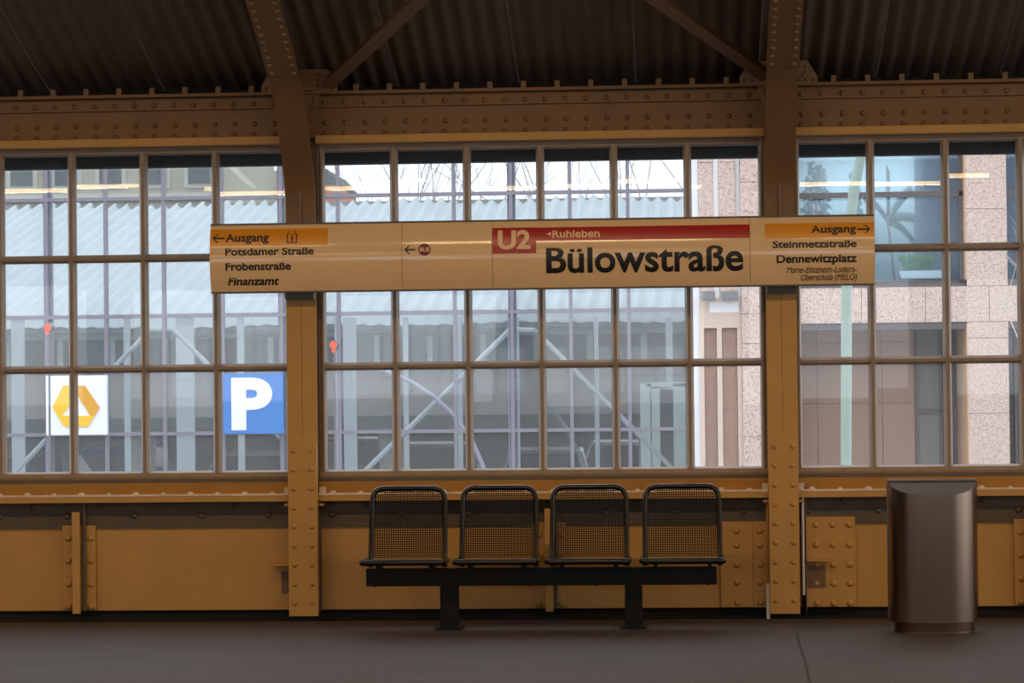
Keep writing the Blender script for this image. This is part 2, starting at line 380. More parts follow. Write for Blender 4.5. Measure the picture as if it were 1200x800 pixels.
def make_column():
    r = empty('steel_column')
    W = .105
    MB().box(-W, W, -.205, -.19, .05, 2.75).build('front_flange', 'ochre', r, bevel=.002)
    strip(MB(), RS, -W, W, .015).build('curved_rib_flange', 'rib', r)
    MB().box(-.009, .009, -.19, -.0, .05, 2.8).build('web', 'ochre', r)
    MB().box(-.10, .10, -.03, .12, .05, 3.7).build('rear_flange', 'frame_side', r)
    # rib web: from the flange up to the roof line
    n = len(RS); vs = []; roofz = lambda y: next((RP[i][1]+(RP[i+1][1]-RP[i][1])*(y-RP[i][0])/(RP[i+1][0]-RP[i][0]) for i in range(len(RP)-1) if RP[i+1][0] <= y <= RP[i][0]), 4)
    for ip, p in enumerate(RS):
        a_ = RS[max(ip-1, 0)]; b_ = RS[min(ip+1, n-1)]; t_ = (b_-a_).normalized(); p = p+Vector((t_.y, -t_.x))*.010
        z = max(roofz(p.x)-.03, p.y+.02) if p.x < -.24 else roofz(p.x)-.03
        vs += [(-.010, p.x, p.y), (.010, p.x, p.y), (.010, p.x, z), (-.010, p.x, z)]
    fs = []
    for i in range(n-1):
        for k in range(4): fs.append((i*4+k, i*4+(k+1) % 4, i*4+4+(k+1) % 4, i*4+4+k))
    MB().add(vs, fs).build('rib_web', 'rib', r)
    MB().box(-.0095, .0095, -.23, .0, 2.75, 3.85).build('knee_web', 'rib', r)
    MB().box(-.1, .1, -.235, .0, 3.72, 3.735).build('rib_seat', 'rib', r)
    # seam groove strip down the flange
    MB().box(-.0018, .0018, -.2062, -.205, 1.28, 2.74).build('seam', 'ochre_dark', r)
    # lower cover plate with clipped corners and two rows of rivets
    MB().prism([(-W+.002, .03), (W-.002, .03), (W-.002, 1.22), (W-.025, 1.245), (-W+.025, 1.245), (-W+.002, 1.22)], 'y', -.228, -.205).build('cover_plate', 'ochre', r, bevel=.002)
    mb = MB()
    for k in range(9):
        z = 1.19-k*.1335
        for s in (-1, 1): mb.rivet(s*.062, -.228, z, .019, .016)
    mb.build('rivets', 'ochre', r, kind='stuff')
    # upper riveted cover plate on the rib
    L = [p for p in RS if p.y > 3.74 and p.x > -8]
    mb = MB(); off = []
    for i, p in enumerate(L):
        a = L[max(i-1, 0)]; b = L[min(i+1, len(L)-1)]; t = (b-a).normalized(); nn = Vector((t.y, -t.x)) * -1
        nn = nn if nn.x*0+nn.y < 0 else -nn
        off.append(p+nn*.012)
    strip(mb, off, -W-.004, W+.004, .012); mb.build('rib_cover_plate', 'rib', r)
    mb = MB(); acc = 0; nxt = .04
    for i in range(len(off)-1):
        a, b = off[i], off[i+1]; d = (b-a).length; t = (b-a).normalized(); nn = Vector((t.y, -t.x)); nn = nn if nn.y < 0 else -nn
        while nxt < acc+d:
            p = a+t*(nxt-acc); nxt += .098
            for s in (-1, 1): mb.rivet(s*.075, p.x, p.y, .02, .016, d=(0, nn.x, nn.y))
            if nxt > 2.6: break
        acc += d
        if nxt > 2.6: break
    mb.build('rib_rivets', 'rib', r, kind='stuff')
    # feet clips left and right of the ledge
    for s in (-1, 1):
        MB().box(s*W, s*(W+.035), -.17, -.0, .80, .815).build('ledge_clip', 'ochre', r)
        MB().box(s*W, s*(W+.04), -.14, -.0, .886, .93).build('ledge_lug', 'ledge', r)
    # side gusset and knee angle under the roof
    for s in (-1, 1):
        MB().prism([(s*.01, 3.70), (s*.27, 3.70), (s*.27, 3.76), (s*.20, 3.87), (s*.01, 3.87)], 'y', -.20, -.188).build('gusset', 'rib', r)
        mb = MB()
        for i in range(5): mb.rivet(s*(.04+.05*i), -.20, 3.735, .014)
        for i in range(3): mb.rivet(s*.13, -.20, 3.76+.035*i, .012); mb.rivet(s*(.17+.01*i), -.20, 3.76+.03*i, .012)
        mb.build('gusset_rivets', 'rib', r, kind='stuff')
        MB().prism([(s*.01, 3.40), (s*.04, 3.36), (s*.14, 3.66), (s*.14, 3.70), (s*.01, 3.70)], 'y', -.17, -.158).build('knee_plate', 'rib', r)
        mb = MB()
        for i in range(6): mb.rivet(s*(.035+.012*i), -.17, 3.44+.045*i, .012); mb.rivet(s*(.075+.006*i), -.17, 3.50+.035*i, .012)
        mb.build('knee_rivets', 'rib', r, kind='stuff')
    return r
colm = make_column()
for k, xc in enumerate(XC):
    o = colm if k == 0 else copy_tree(colm)
    o.location = (xc, 0, 0)
    if k == 2: tag(o, 'ochre riveted steel column and curved rib left of the bench, behind the left end of the name board', 'column', 'steel columns')
    elif k == 3: tag(o, 'ochre riveted steel column and rib between bench and litter bin, behind the right end of the name board', 'column', 'steel columns')
    else: tag(o, 'ochre steel column standing beyond the edges of the photograph', 'column', 'steel columns')
# diagonal roof braces of the middle bay
def brace(p, q, label):
    r = empty('roof_brace', p); d = q-p; L = d.length
    a = MB().tube([(0, 0, 0), tuple(d)], .001, 4) if False else None
    rt = d.normalized(); dn = Vector((0, -.35, -1)); dn = (dn-rt*dn.dot(rt)).normalized(); nn = rt.cross(dn)
    def bar(w0, w1, h0, h1, name):
        vs = []
        for t in (0, L):
            for a_, b_ in ((w0, h0), (w1, h0), (w1, h1), (w0, h1)): vs.append(rt*t+nn*h0*0+dn*a_+nn*b_)
        vs = []
        for t in (0, L):
            for a_, b_ in ((w0, h0), (w1, h0), (w1, h1), (w0, h1)): vs.append(rt*t+dn*a_+nn*b_)
        MB().add(vs, [(0, 1, 2, 3), (7, 6, 5, 4), (0, 4, 5, 1), (1, 5, 6, 2), (2, 6, 7, 3), (3, 7, 4, 0)]).build(name, 'rib', r)
    bar(-.045, .045, -.004, .004, 'flat_leg'); bar(.037, .045, -.05, .05, 'lower_leg')
    tag(r, label, 'brace', 'diagonal roof braces'); return r
brace(Vector((.08, -.22, 3.78)), at(528, -38, -1.8), 'dark steel diagonal roof brace rising to the right from the left rib')
brace(Vector((3.16, -.22, 3.78)), at(722, -38, -1.8), 'dark steel diagonal roof brace rising to the left from the right rib')

# ------------------------------------------------------------------ hall lamps (rows of tube lights above both platforms, above the frame)
def lamp_row(y, z, label):
    for i in range(-3, 5):
        r = empty('tube_lamp', (i*3.36+1.5, y, z)); tag(r, label, 'lamp', 'tube lamps of the hall')
        MB().box(-1.35, 1.35, -.06, .06, .03, .09).build('housing', 'housing', r, bevel=.01)
        MB().cyl((-1.3, 0, 0), (1.3, 0, 0), .02, 10).build('tube', 'tube', r)
        MB().cyl((-.9, 0, .09), (-.9, 0, .8), .01, 6).build('hanger', 'housing', r); MB().cyl((.9, 0, .09), (.9, 0, .8), .01, 6).build('hanger', 'housing', r)
        ld = bpy.data.lights.new('tube_light', 'AREA'); ld.shape = 'RECTANGLE'; ld.size = 2.6; ld.size_y = .05; ld.energy = LAMP_W; ld.color = LAMP_COL
        lo = bpy.data.objects.new('tube_light', ld); COL.objects.link(lo); lo.parent = r; lo.location = (0, 0, -.025)
lamp_row(-4.6, 4.45, 'warm tube lamp hanging above the near edge of the platform')
lamp_row(-12.6, 4.05, 'warm tube lamp hanging above the far tracks')

# ------------------------------------------------------------------ station name board
SZ0, SZ1 = 2.305, 2.768; SZC = (SZ0+SZ1)/2; SH = (SZ1-SZ0)/2
def sy(z, off=0): return -.385-.055*(1-((z-SZC)/SH)**2)-off
def sx(px, py=300): return at(px, py, -.43).x
def sz(px, py): return at(px, py, -.43).z
SB = empty('station_name_board', (1.57, -.3, SZ0)); tag(SB, 'long curved cream station name board with red U2 field across both columns', 'sign')
def sloc(o): o.parent = SB; o.matrix_parent_inverse = Matrix.Translation(-Vector(SB.location)); return o
def curved(x0, x1, z0, z1, off, th, m, name, label=None):
    n = 14; vs = []
    for i in range(n+1):
        z = z0+(z1-z0)*i/n
        vs += [(x0, sy(z, off), z), (x1, sy(z, off), z), (x1, sy(z, off)+th, z), (x0, sy(z, off)+th, z)]
    fs = []
    for i in range(n):
        for k in range(4): fs.append((i*4+k, i*4+(k+1) % 4, i*4+4+(k+1) % 4, i*4+4+k))
    fs += [(0, 1, 2, 3), (4*n, 4*n+1, 4*n+2, 4*n+3)]
    mb = MB().add(vs, fs, True); o = mb.build(name, m); sloc(o)
    if label: o['label'] = label
    return o
SX = [-.727, sx(471), sx(577), sx(879), 3.873]
for i in range(4):
    if i == 2: curved(SX[i]+.0015, SX[i+1]-.0015, SZ0, SZ1, 0, .012, 'sign', 'sign_panel', 'panel with the station name')
    else: curved(SX[i]+.0015, SX[i+1]-.0015, SZ0, SZ1, 0, .012, 'sign', 'sign_panel')
sloc(MB().box(SX[0]+.005, SX[-1]-.005, -.375, -.30, SZ0+.01, SZ1-.01).build('sign_back', 'steelgrey'))
sloc(MB().box(SX[0], SX[-1], -.39, -.29, SZ1, SZ1+.012).build('top_trim', 'steelgrey')); sloc(MB().box(SX[0], SX[-1], -.39, -.29, SZ0-.010, SZ0).build('bottom_trim', 'steelgrey'))
for xc in XC[2:4]:  # dark box: bracket plus the board's shadow painted below it
    sloc(MB().box(xc-.10, xc+.10, -.30, -.2285 if False else -.206, SZ0-.055, SZ1-.05).build('shadow_bracket', 'steelgrey'))
curved(SX[0]+.002, sx(384), sz(300, 288), sz(300, 268), .0012, .001, 'orange', 'orange_field')
curved(sx(897), SX[-1]-.003, sz(960, 278.5), sz(960, 261), .0012, .001, 'orange', 'orange_field')
curved(sx(577)+.002, sx(628.5), sz(600, 297), sz(600, 266.5), .0012, .001, 'red', 'red_field', 'square red line-number field')
curved(sx(628.5), sx(879)-.002, sz(750, 280.5), sz(750, 264.5), .0012, .001, 'red', 'red_field', 'long red direction band')

def text_mesh(body, bold=.0, shear=0, space=1.0):
    cu = bpy.data.curves.new('t', 'FONT'); cu.body = body; cu.size = 1; cu.offset = bold; cu.shear = shear; cu.space_character = space
    cu.resolution_u = 5; cu.extrude = 0; cu.fill_mode = 'FRONT'
    ob = bpy.data.objects.new('t', cu); COL.objects.link(ob); dg = bpy.context.evaluated_depsgraph_get(); dg.update()
    me = bpy.data.meshes.new_from_object(ob.evaluated_get(dg)); bpy.data.objects.remove(ob); return me
_cap = None
_XH = {}
def xheight(bold):
    if bold not in _XH:
        me = text_mesh('x', bold); _XH[bold] = max(v.co.y for v in me.vertices)
    return _XH[bold]
def tall(y, h0, h1, xh, to=.77):
    """raise the x-height of the built-in face to that of the sign's lettering"""
    t = (y-h0)/(h1-h0); k = (xh-h0)/(h1-h0)
    if t <= 0: return t
    if t < k: return t*to/k
    if t < 1: return to+(t-k)/(1-k)*(1-to)
    return t
def capheight(bold):
    me = text_mesh('H', bold); ys = [v.co.y for v in me.vertices]; return max(ys), min(ys)
def letters(body, px0, px1, pyb, pyt, m, bold=.02, shear=0, off=.0026, name='lettering'):
    """lettering between the measured left and right edges, baseline and cap height, laid on the curved face"""
    me = text_mesh(body, bold, shear); h1, h0 = capheight(bold)
    xs = [v.co.x for v in me.vertices]; a, b = min(xs), max(xs); X_0, X_1 = sx(px0), sx(px1); pm = (px0+px1)/2
    zb, zt = sz(pm, pyb), sz(pm, pyt); kx = (X_1-X_0)/(b-a); kz = (zt-zb)/(h1-h0)
    bm = bmesh.new(); bm.from_mesh(me)
    xh = xheight(bold); up_ = body.isupper()
    for v in bm.verts: v.co = Vector((X_0+(v.co.x-a)*kx, 0, zb+(((v.co.y-h0)/(h1-h0)) if up_ else tall(v.co.y, h0, h1, xh))*(zt-zb)))
    z = SZ0
    while z < SZ1:
        bmesh.ops.bisect_plane(bm, geom=bm.verts[:]+bm.edges[:]+bm.faces[:], plane_co=(0, 0, z), plane_no=(0, 0, 1)); z += .02
    for v in bm.verts: v.co.y = sy(v.co.z, off)
    bmesh.ops.recalc_face_normals(bm, faces=bm.faces)
    r = bmesh.ops.extrude_face_region(bm, geom=bm.faces[:])
    for v in [g for g in r['geom'] if isinstance(g, bmesh.types.BMVert)]: v.co.y += .0012
    
    for f_ in bm.faces: f_.smooth = False
    bm.to_mesh(me); bm.free(); me.materials.clear(); me.materials.append(M[m])
    o = bpy.data.objects.new(name, me); COL.objects.link(o); sloc(o); return o
def poly_on_sign(pts, m, name, off=.0026):
    bm = bmesh.new(); vs = [bm.verts.new((sx(x), 0, sz(x, y))) for x, y in pts]; bm.faces.new(vs); 
    z = SZ0
    while z < SZ1:
        bmesh.ops.bisect_plane(bm, geom=bm.verts[:]+bm.edges[:]+bm.faces[:], plane_co=(0, 0, z), plane_no=(0, 0, 1)); z += .02
    r = bmesh.ops.extrude_face_region(bm, geom=bm.faces[:])
    new = [g for g in r['geom'] if isinstance(g, bmesh.types.BMVert)]
    for v in bm.verts: v.co.y = sy(v.co.z, off)
    for v in new: v.co.y += .0012
    bmesh.ops.recalc_face_normals(bm, faces=bm.faces)
    me = bpy.data.meshes.new(name); bm.to_mesh(me); bm.free(); me.materials.append(M[m]); o = bpy.data.objects.new(name, me); COL.objects.link(o); return sloc(o)
letters('Ausgang', 264, 315, 283.2, 274, 'ink', .03)
letters('Potsdamer Straße', 264.3, 368, 299, 290.5, 'ink', .028)
letters('Frobenstraße', 264.3, 341, 316.6, 308, 'ink', .028)
letters('Finanzamt', 266, 326.5, 334, 325.2, 'ink', .024, .24)
letters('U2', 583.5, 622, 292, 269.5, 'letter', .035)
letters('Ruhleben', 647.5, 703, 278, 269.5, 'letter', .018)
letters('Bülowstraße', 640, 871, 318.6, 288.8, 'ink', .022)
letters('Ausgang', 951, 1003.5, 272.6, 264, 'ink', .03)
letters('Steinmetzstraße', 905.5, 1004, 290.2, 282, 'ink', .028)
letters('Dennewitzplatz', 910, 1004, 307.6, 298.6, 'ink', .028)
letters('Marie-Elisabeth-Lüders-', 921.5, 1004, 319.4, 312.4, 'ink', 0, .24)
letters('Oberschule (MELO)', 938.5, 1004, 328, 321, 'ink', 0, .24)
def arrow(xt, xe, y, s):
    k = 1 if xe > xt else -1; t = 1.0
    poly_on_sign([(xt, y), (xt+k*5.2, y-5), (xt+k*7, y-5), (xt+k*3.2, y-t), (xe, y-t), (xe, y+t), (xt+k*3.2, y+t), (xt+k*7, y+5), (xt+k*5.2, y+5)], 'ink', 'arrow')
arrow(249, 263.5, 279.3, 1); arrow(474, 487, 292.6, 1); arrow(1020.5, 1005, 268.3, 1)
poly_on_sign([(640.5, 273.8), (646, 271.2), (646, 276.4)], 'letter', 'direction_triangle')
poly_on_sign([(497.6+7.2*math.cos(t*math.pi/14), 292.4+7.2*math.sin(t*math.pi/14)) for t in range(28)], 'maroon', 'bus_roundel')
letters('BUS', 491.8, 503.6, 294.8, 289.8, 'letter', .03, .15, off=.0045)
# lift pictogram: cabin frame, person, two arrows
for q in ([(336, 273.6), (337.2, 273.6), (337.2, 284.5), (336, 284.5)], [(347, 273.2), (348.2, 273.2), (348.2, 284), (347, 284)],
          [(336, 283.6), (348.2, 283.2), (348.2, 284.4), (336, 284.8)], [(336, 273.6), (339, 273.5), (339, 274.6), (336, 274.7)], [(345, 273.3), (348.2, 273.2), (348.2, 274.3), (345, 274.4)],
          [(341, 277), (343.4, 277), (343.2, 280), (342.8, 283), (341.6, 283), (341.2, 280)], [(341.3, 274.4), (343.1, 274.4), (343.1, 276.3), (341.3, 276.3)],
          [(337.4, 272.4), (339, 270.6), (340.6, 272.4)], [(343.6, 270.8), (346.8, 270.8), (345.2, 272.6)]):
    poly_on_sign(q, 'ink', 'lift_pictogram')

# ------------------------------------------------------------------ bench
BN = empty('bench', (1.58, -.9, 0)); tag(BN, 'black four-seat platform bench of tubular steel and wire mesh', 'bench')
def bl(o): o.matrix_parent_inverse = Matrix.Translation(-Vector(BN.location)); return o
bl(MB().box(.405, 2.762, -.90, -.80, .288, .405).build('beam', 'blackm', BN, bevel=.004))
for a, b in ((.905, 1.025), (2.146, 2.262)):
    lg = bl(MB().box(a, b, -.91, -.79, .0, .29).build('leg', 'blackm', BN, bevel=.004))
    o = MB().box(a-.03, b+.03, -.98, -.72, 0, .012).build('foot_plate', 'blackm', lg); 
def tube_path(pts, r, n=5):
    """polyline with rounded corners"""
    out = [Vector(pts[0])]
    for i in range(1, len(pts)-1):
        p, a, b = Vector(pts[i]), Vector(pts[i-1]), Vector(pts[i+1]); u = (a-p).normalized()*r; v = (b-p).normalized()*r
        for k in range(n+1):
            t = k/n; out.append((p+u)*(1-t)**2+p*2*t*(1-t)+(p+v)*t*t)
    out.append(Vector(pts[-1])); return out
seat0 = None
W2 = .252
def make_seat():
    YB, YF = -.70, -1.13   # back and front of seat
    s = MB()
    s.tube(tube_path([(-W2, -.76, .41), (-W2, YB, .60), (-W2+.004, YB+.07, .935), (W2-.004, YB+.07, .935), (W2, YB, .60), (W2, -.76, .41)], .085, 7), .018, 10)
    fr = s.build('seat', 'black', BN)
    s2 = MB(); s2.tube(tube_path([(-W2-.015, -.74, .452), (-W2-.015, YF, .462), (W2+.015, YF, .462), (W2+.015, -.74, .452)], .03, 5), .0205, 10).build('seat_tube', 'black', fr)
    mb = MB(); n = 31; t = .0026
    for i in range(n+1):
        x = -W2+.012+(2*W2-.024)*i/n
        mb.add([(x-t, -.745, .455), (x+t, -.745, .455), (x+t, YF, .462), (x-t, YF, .462)], [(0, 1, 2, 3)])
    for i in range(27):
        y = YF+(-.745-YF)*i/26; mb.add([(-W2, y-t, .459), (W2, y-t, .459), (W2, y+t, .459), (-W2, y+t, .459)], [(0, 1, 2, 3)])
    mb.build('seat_mesh', 'blackm', fr, kind='stuff')
    mb = MB(); z0, z1 = .47, .925
    yy = lambda z: (YB-.03) + (z-.45)*.21
    for i in range(n+1):
        x = -W2+.012+(2*W2-.024)*i/n; zt = z1 if .075 < (x+W2) < 2*W2-.075 else z1-.03
        mb.add([(x-t, yy(z0)-t, z0), (x+t, yy(z0)-t, z0), (x+t, yy(z0)+t, z0), (x-t, yy(z0)+t, z0), (x-t, yy(zt)-t, zt), (x+t, yy(zt)-t, zt), (x+t, yy(zt)+t, zt), (x-t, yy(zt)+t, zt)],
               [(0, 1, 5, 4), (1, 2, 6, 5), (2, 3, 7, 6), (3, 0, 4, 7)])
    for i in range(31):
        z = z0+(z1-z0)*i/30; xx = W2 if z < z1-.07 else W2-.03; y = yy(z)
        mb.add([(-xx, y-t, z-t), (xx, y-t, z-t), (xx, y+t, z-t), (-xx, y+t, z-t), (-xx, y-t, z+t), (xx, y-t, z+t), (xx, y+t, z+t), (-xx, y+t, z+t)],
               [(0, 1, 5, 4), (3, 2, 1, 0), (2, 3, 7, 6), (4, 5, 6, 7)])
    mb.build('back_mesh', 'blackm', fr, kind='stuff')
    for sx_ in (-.18, .18):
        MB().box(sx_-.012, sx_+.012, -1.0, -.74, .40, .452).build('bracket', 'blackm', fr)
    return fr
seat0 = make_seat()
SXC = [.672, 1.293, 1.907, 2.535]
for k, xc in enumerate(SXC):
    o = seat0 if k == 0 else copy_tree(seat0)
    o.matrix_parent_inverse = Matrix.Identity(4); o.location = Vector((xc, 0, 0))-Vector(BN.location)
for x in (.46, .98, 1.50, 1.95, 2.70):
    bl(MB().rivet(x, -.85, .288, .012, d=(0, 0, -1)).build('bolt', 'blackm', BN))

# ------------------------------------------------------------------ litter bin
bx, by = 4.168, -1.16
LB = empty('litter_bin', (bx, by, 0)); tag(LB, 'brushed stainless steel litter bin with curved front, right of the right column', 'bin')
def dshape(hw, dep, yb, n=22):
    """flat back at yb, curved front"""
    return [(-hw, yb), (hw, yb)] + [(hw*math.cos(math.pi*k/n*1.0) if False else hw*math.cos(t), yb-.06-(dep-.06)*math.sin(t)) for k in range(n+1) for t in [math.pi*k/n]]
hw, dep = .285, .25
out = dshape(hw, dep, 0)
zt = lambda y: .975+min(0, (y+.06))*.46
n = len(out); vs = [(x, y, .072) for x, y in out]+[(x, y, zt(y)) for x, y in out]
MB().add(vs, [(i, (i+1) % n, n+(i+1) % n, n+i) for i in range(n)], True).build('body', 'inox', LB)
MB().add([(x, y, .072) for x, y in out], [tuple(range(n))[::-1]]).build('base_plate', 'inox_dark', LB)
inn = dshape(hw-.004, dep-.004, -.001); MB().add([(x, y, zt(y)-.004) for x, y in inn], [tuple(range(n))]).build('sloping_lid', 'inox_dark', LB)
MB().box(-.295, .290, .0, .012, .06, .985).build('back_plate', 'inox', LB); MB().box(-.295, .290, -.03, .012, .985, .991).build('top_rim', 'white', LB) if False else MB().box(-.295, .290, -.035, .012, .983, .990).build('top_rim', 'inox', LB)
pl = dshape(.255, .215, -.01); MB().prism(pl, 'z', .012, .072).build('plinth', 'inox_dark', LB); MB().prism(dshape(.262, .222, -.008), 'z', 0, .012).build('plinth_edge', 'inox', LB)

# white pipes and papers beside the right column
o = empty('cable_conduit', (3.375, -.1, .1)); tag(o, 'thin white cable conduit running down the right side of the right column', 'pipe')
MB().cyl((0, 0, .05), (0, 0, .78), .010, 10).build('pipe', 'white', o); MB().cyl((.012, .03, -.1), (.012, .03, .8), .014, 8).build('pipe', 'blackm', o)
for z in (.08, .45): MB().box(-.02, .02, -.005, .03, z, z+.02).build('clamp', 'steelgrey', o)
o = empty('cable_end', (3.125, -.16, -.0)); tag(o, 'white plastic strip hanging low on the left side of the right column', 'pipe')
MB().box(-.012, .012, -.01, .01, -.02, .235).build('strip', 'white', o, bevel=.003); MB().box(.012, .03, -.02, .04, .24, .27).build('clip', 'white', o); MB().box(.02, .05, -.02, .06, .05, .2).build('cable_box', 'blackm', o)

# ================================================================== outside
gs = struct('street'); MB().box(-120, 120, .6, 200, -6.2, -6).build('road', 'street', gs)
def flatbox(px0, py0, px1, py1, Y, th=.05):
    """an upright slab whose front is in plane Y, sized from its measured outline"""
    a = at(px0, py1, Y); b = at(px1, py0, Y); return MB().box(a.x, b.x, Y, Y+th, a.z, b.z)

# glass screen across the street side
SY = 14.0
SC = empty('glass_screen', (-3, SY, -6)); tag(SC, 'large glazed screen of thin mauve bars across the street left of the granite building', 'screen')
def sl(o, r): o.matrix_parent_inverse = Matrix.Translation(-Vector(r.location)); return o
gx = [at(p, 370, SY).x for p in (55, 124.5, 192.5, 261, 330, 397, 465, 533, 600, 669, 737, 805)]
gx = [gx[0]-.735*k for k in range(8, 0, -1)]+gx
gz = [1.06-2*1.49, 1.06-1.49, 1.06, 2.55, 4.04, 5.53]
for x in gx: sl(MB().box(x-.022, x+.022, SY-.03, SY+.05, gz[0], gz[-1]).build('glazing_bar', 'bar', SC), SC)
for z in gz: sl(MB().box(gx[0], gx[-1], SY-.035, SY+.045, z-.022, z+.022).build('cross_bar', 'bar', SC), SC)
for j in range(len(gz)-1):
    for i in range(len(gx)-1):
        if i < 5 and j in (0,): continue
        sl(MB().box(gx[i]+.022, gx[i+1]-.022, SY+.006, SY+.012, gz[j]+.022, gz[j+1]-.022).build('glass_pane', 'screen', SC), SC)
for x in gx[::4]: sl(MB().box(x-.05, x+.05, SY+.05, SY+.15, -6, gz[-1]).build('support_post', 'bar', SC), SC)

# signs mounted in front of the screen
def board(px0, py0, px1, py1, Y, name, m, label):
    a = at(px0, py1, Y); b = at(px1, py0, Y); r = empty(name, ((a.x+b.x)/2, Y, a.z)); tag(r, label, 'sign')
    sl(MB().box(a.x, b.x, Y, Y+.09, a.z, b.z).build('panel', m, r, bevel=.006), r)
    sl(MB().box((a.x+b.x)/2-.05, (a.x+b.x)/2+.05, Y+.09, SY-.02, a.z+.1, b.z-.1).build('mount', 'steelgrey', r), r); return r
bk = board(54, 439.5, 125, 510, 13.8, 'bank_sign', 'signwhite', 'square white sign with a yellow folded-ribbon emblem')
pk = board(262, 437, 331.5, 508.5, 13.8, 'parking_sign', 'blue', 'square blue parking sign with a white letter P')
def flatpoly(pts, Y, th, m, name, root, hole=None):
    P_ = [at(x, y, Y) for x, y in pts]; sl(MB().prism([(p.x, p.z) for p in P_], 'y', Y-th, Y).build(name, m, root), root)
flatpoly([(74, 451.7), (99, 451.7), (116.8, 477), (103.5, 499.5), (94, 486.5), (106.5, 486.5), (92.5, 463.5)], 13.8, .02, 'yellow', 'emblem_band', bk) if False else None
flatpoly([(74.5, 451.7), (88.5, 451.7), (92, 461), (72.5, 487), (79, 499.5), (75.5, 499.5), (61.7, 477)], 13.8, .02, 'yellow', 'emblem_band', bk)
flatpoly([(88.5, 451.7), (99.5, 451.7), (116.8, 477), (111, 487), (106.5, 487), (90.5, 462)], 13.8, .02, 'yellowd', 'emblem_band', bk)
flatpoly([(72.5, 487), (111, 487), (103.5, 499.5), (79, 499.5)], 13.8, .022, 'yellow', 'emblem_band', bk)
def flat_text(body, px0, px1, pyb, pyt, Y, m, root, bold=.04):
    me = text_mesh(body, bold); h1, h0 = capheight(bold); xs = [v.co.x for v in me.vertices]; a, b = min(xs), max(xs)
    A, B = at(px0, pyb, Y), at(px1, pyt, Y); bm = bmesh.new(); bm.from_mesh(me)
    for v in bm.verts: v.co = Vector((A.x+(v.co.x-a)/(b-a)*(B.x-A.x), Y-.012, A.z+(v.co.y-h0)/(h1-h0)*(B.z-A.z)))
    r = bmesh.ops.extrude_face_region(bm, geom=bm.faces[:])
    for v in [g for g in r['geom'] if isinstance(g, bmesh.types.BMVert)]: v.co.y += .01
    
    for f_ in bm.faces: f_.smooth = False
    bm.to_mesh(me); bm.free(); me.materials.clear(); me.materials.append(M[m]); o = bpy.data.objects.new('letter', me); COL.objects.link(o); o.parent = root; sl(o, root)
flat_text('P', 271.5, 319, 504, 442, 13.8, 'signwhite', pk, .045)

# reflected hall and its corrugated roof, built as geometry behind the screen
HB = empty('reflected_hall', (-4, 20, -6)); tag(HB, 'long low hall with pale corrugated metal roof, a reflection built behind the glass screen', 'building')
HX0, HX1 = -14.0, at(811, 400, 20).x
ze = at(450, 368, 20).z; zr = at(450, 236, 30).z
p_ = .24
mb = MB(); n = int((HX1-HX0)/p_*8); vs = []; fs = []; rows = [(19.75, -.14, 0), (19.8, 0, .0), (20.4, .13, 1), (30, zr-ze, 1)]
for i in range(n+1):
    x = HX0+(HX1-HX0)*i/n; t = .05*math.cos(2*math.pi*x/p_)+.03*math.sin(x*1.9)
    for (y, z, k) in rows: q_ = t if k else t*.25-.03*abs(math.sin(x*.9)); vs.append((x, y+q_*.8, ze+z+q_))
for i in range(n):
    for j in range(3): fs.append((i*4+j, i*4+4+j, i*4+5+j, i*4+1+j))
sl(mb.add(vs, fs, True).build('corrugated_roof', 'metalroof', HB, smooth=True), HB)
sl(MB().box(HX0, HX1, 19.78, 19.9, ze-.22, ze-.13).build('gutter', 'gutter', HB), HB)
zc = [at(450, y, 20).z for y in (372, 394, 426, 432, 487, 502)]
sl(MB().box(HX0, HX1, 20, 20.3, zc[1], zc[0]+.1).build('upper_wall', 'hallwall', HB), HB); sl(MB().box(HX0, HX1, 20, 20.3, zc[3], zc[2]).build('sill_band', 'hallwall', HB), HB)
sl(MB().box(HX0, HX1, 20.05, 20.3, zc[4], zc[3]).build('lower_wall', 'taupe', HB), HB); sl(MB().box(HX0, HX1, 19.95, 20.35, zc[5], zc[4]).build('floor_beam', 'darkgreen', HB), HB)
x = HX0
while x < HX1-.6:
    sl(MB().box(x+.05, x+.75, 20.12, 20.16, zc[2], zc[1]).build('window', 'winglass', HB), HB); sl(MB().box(x-.03, x+.05, 20.0, 20.2, zc[2], zc[1]).build('window_post', 'hallwall', HB), HB); x += .8
for x in (-13.5, -9.6, -5.7, -1.8, 2.1): sl(MB().box(x-.2, x+.2, 20.4, 20.8, -6, zc[5]).build('pier', 'taupe', HB), HB)
# deck with parked cars behind
dk = struct('parking_deck'); MB().box(-16, 2.9, 20.4, 46, -1.2, -.95).build('deck_slab', 'deck', dk)
MB().box(-16, 2.9, 30.2, 43.8, 1.9, 2.1).build('car_shade_slab', 'darkgreen', dk); MB().box(-16, 2.9, 43.5, 43.8, -.95, 1.2).build('deck_back_wall', 'darkgreen', dk); MB().box(-16, 2.9, 29.9, 30.2, 1.2, zr).build('hall_rear', 'taupe', dk)  # roof slab over the cars is unseen, added to shade their bright tops
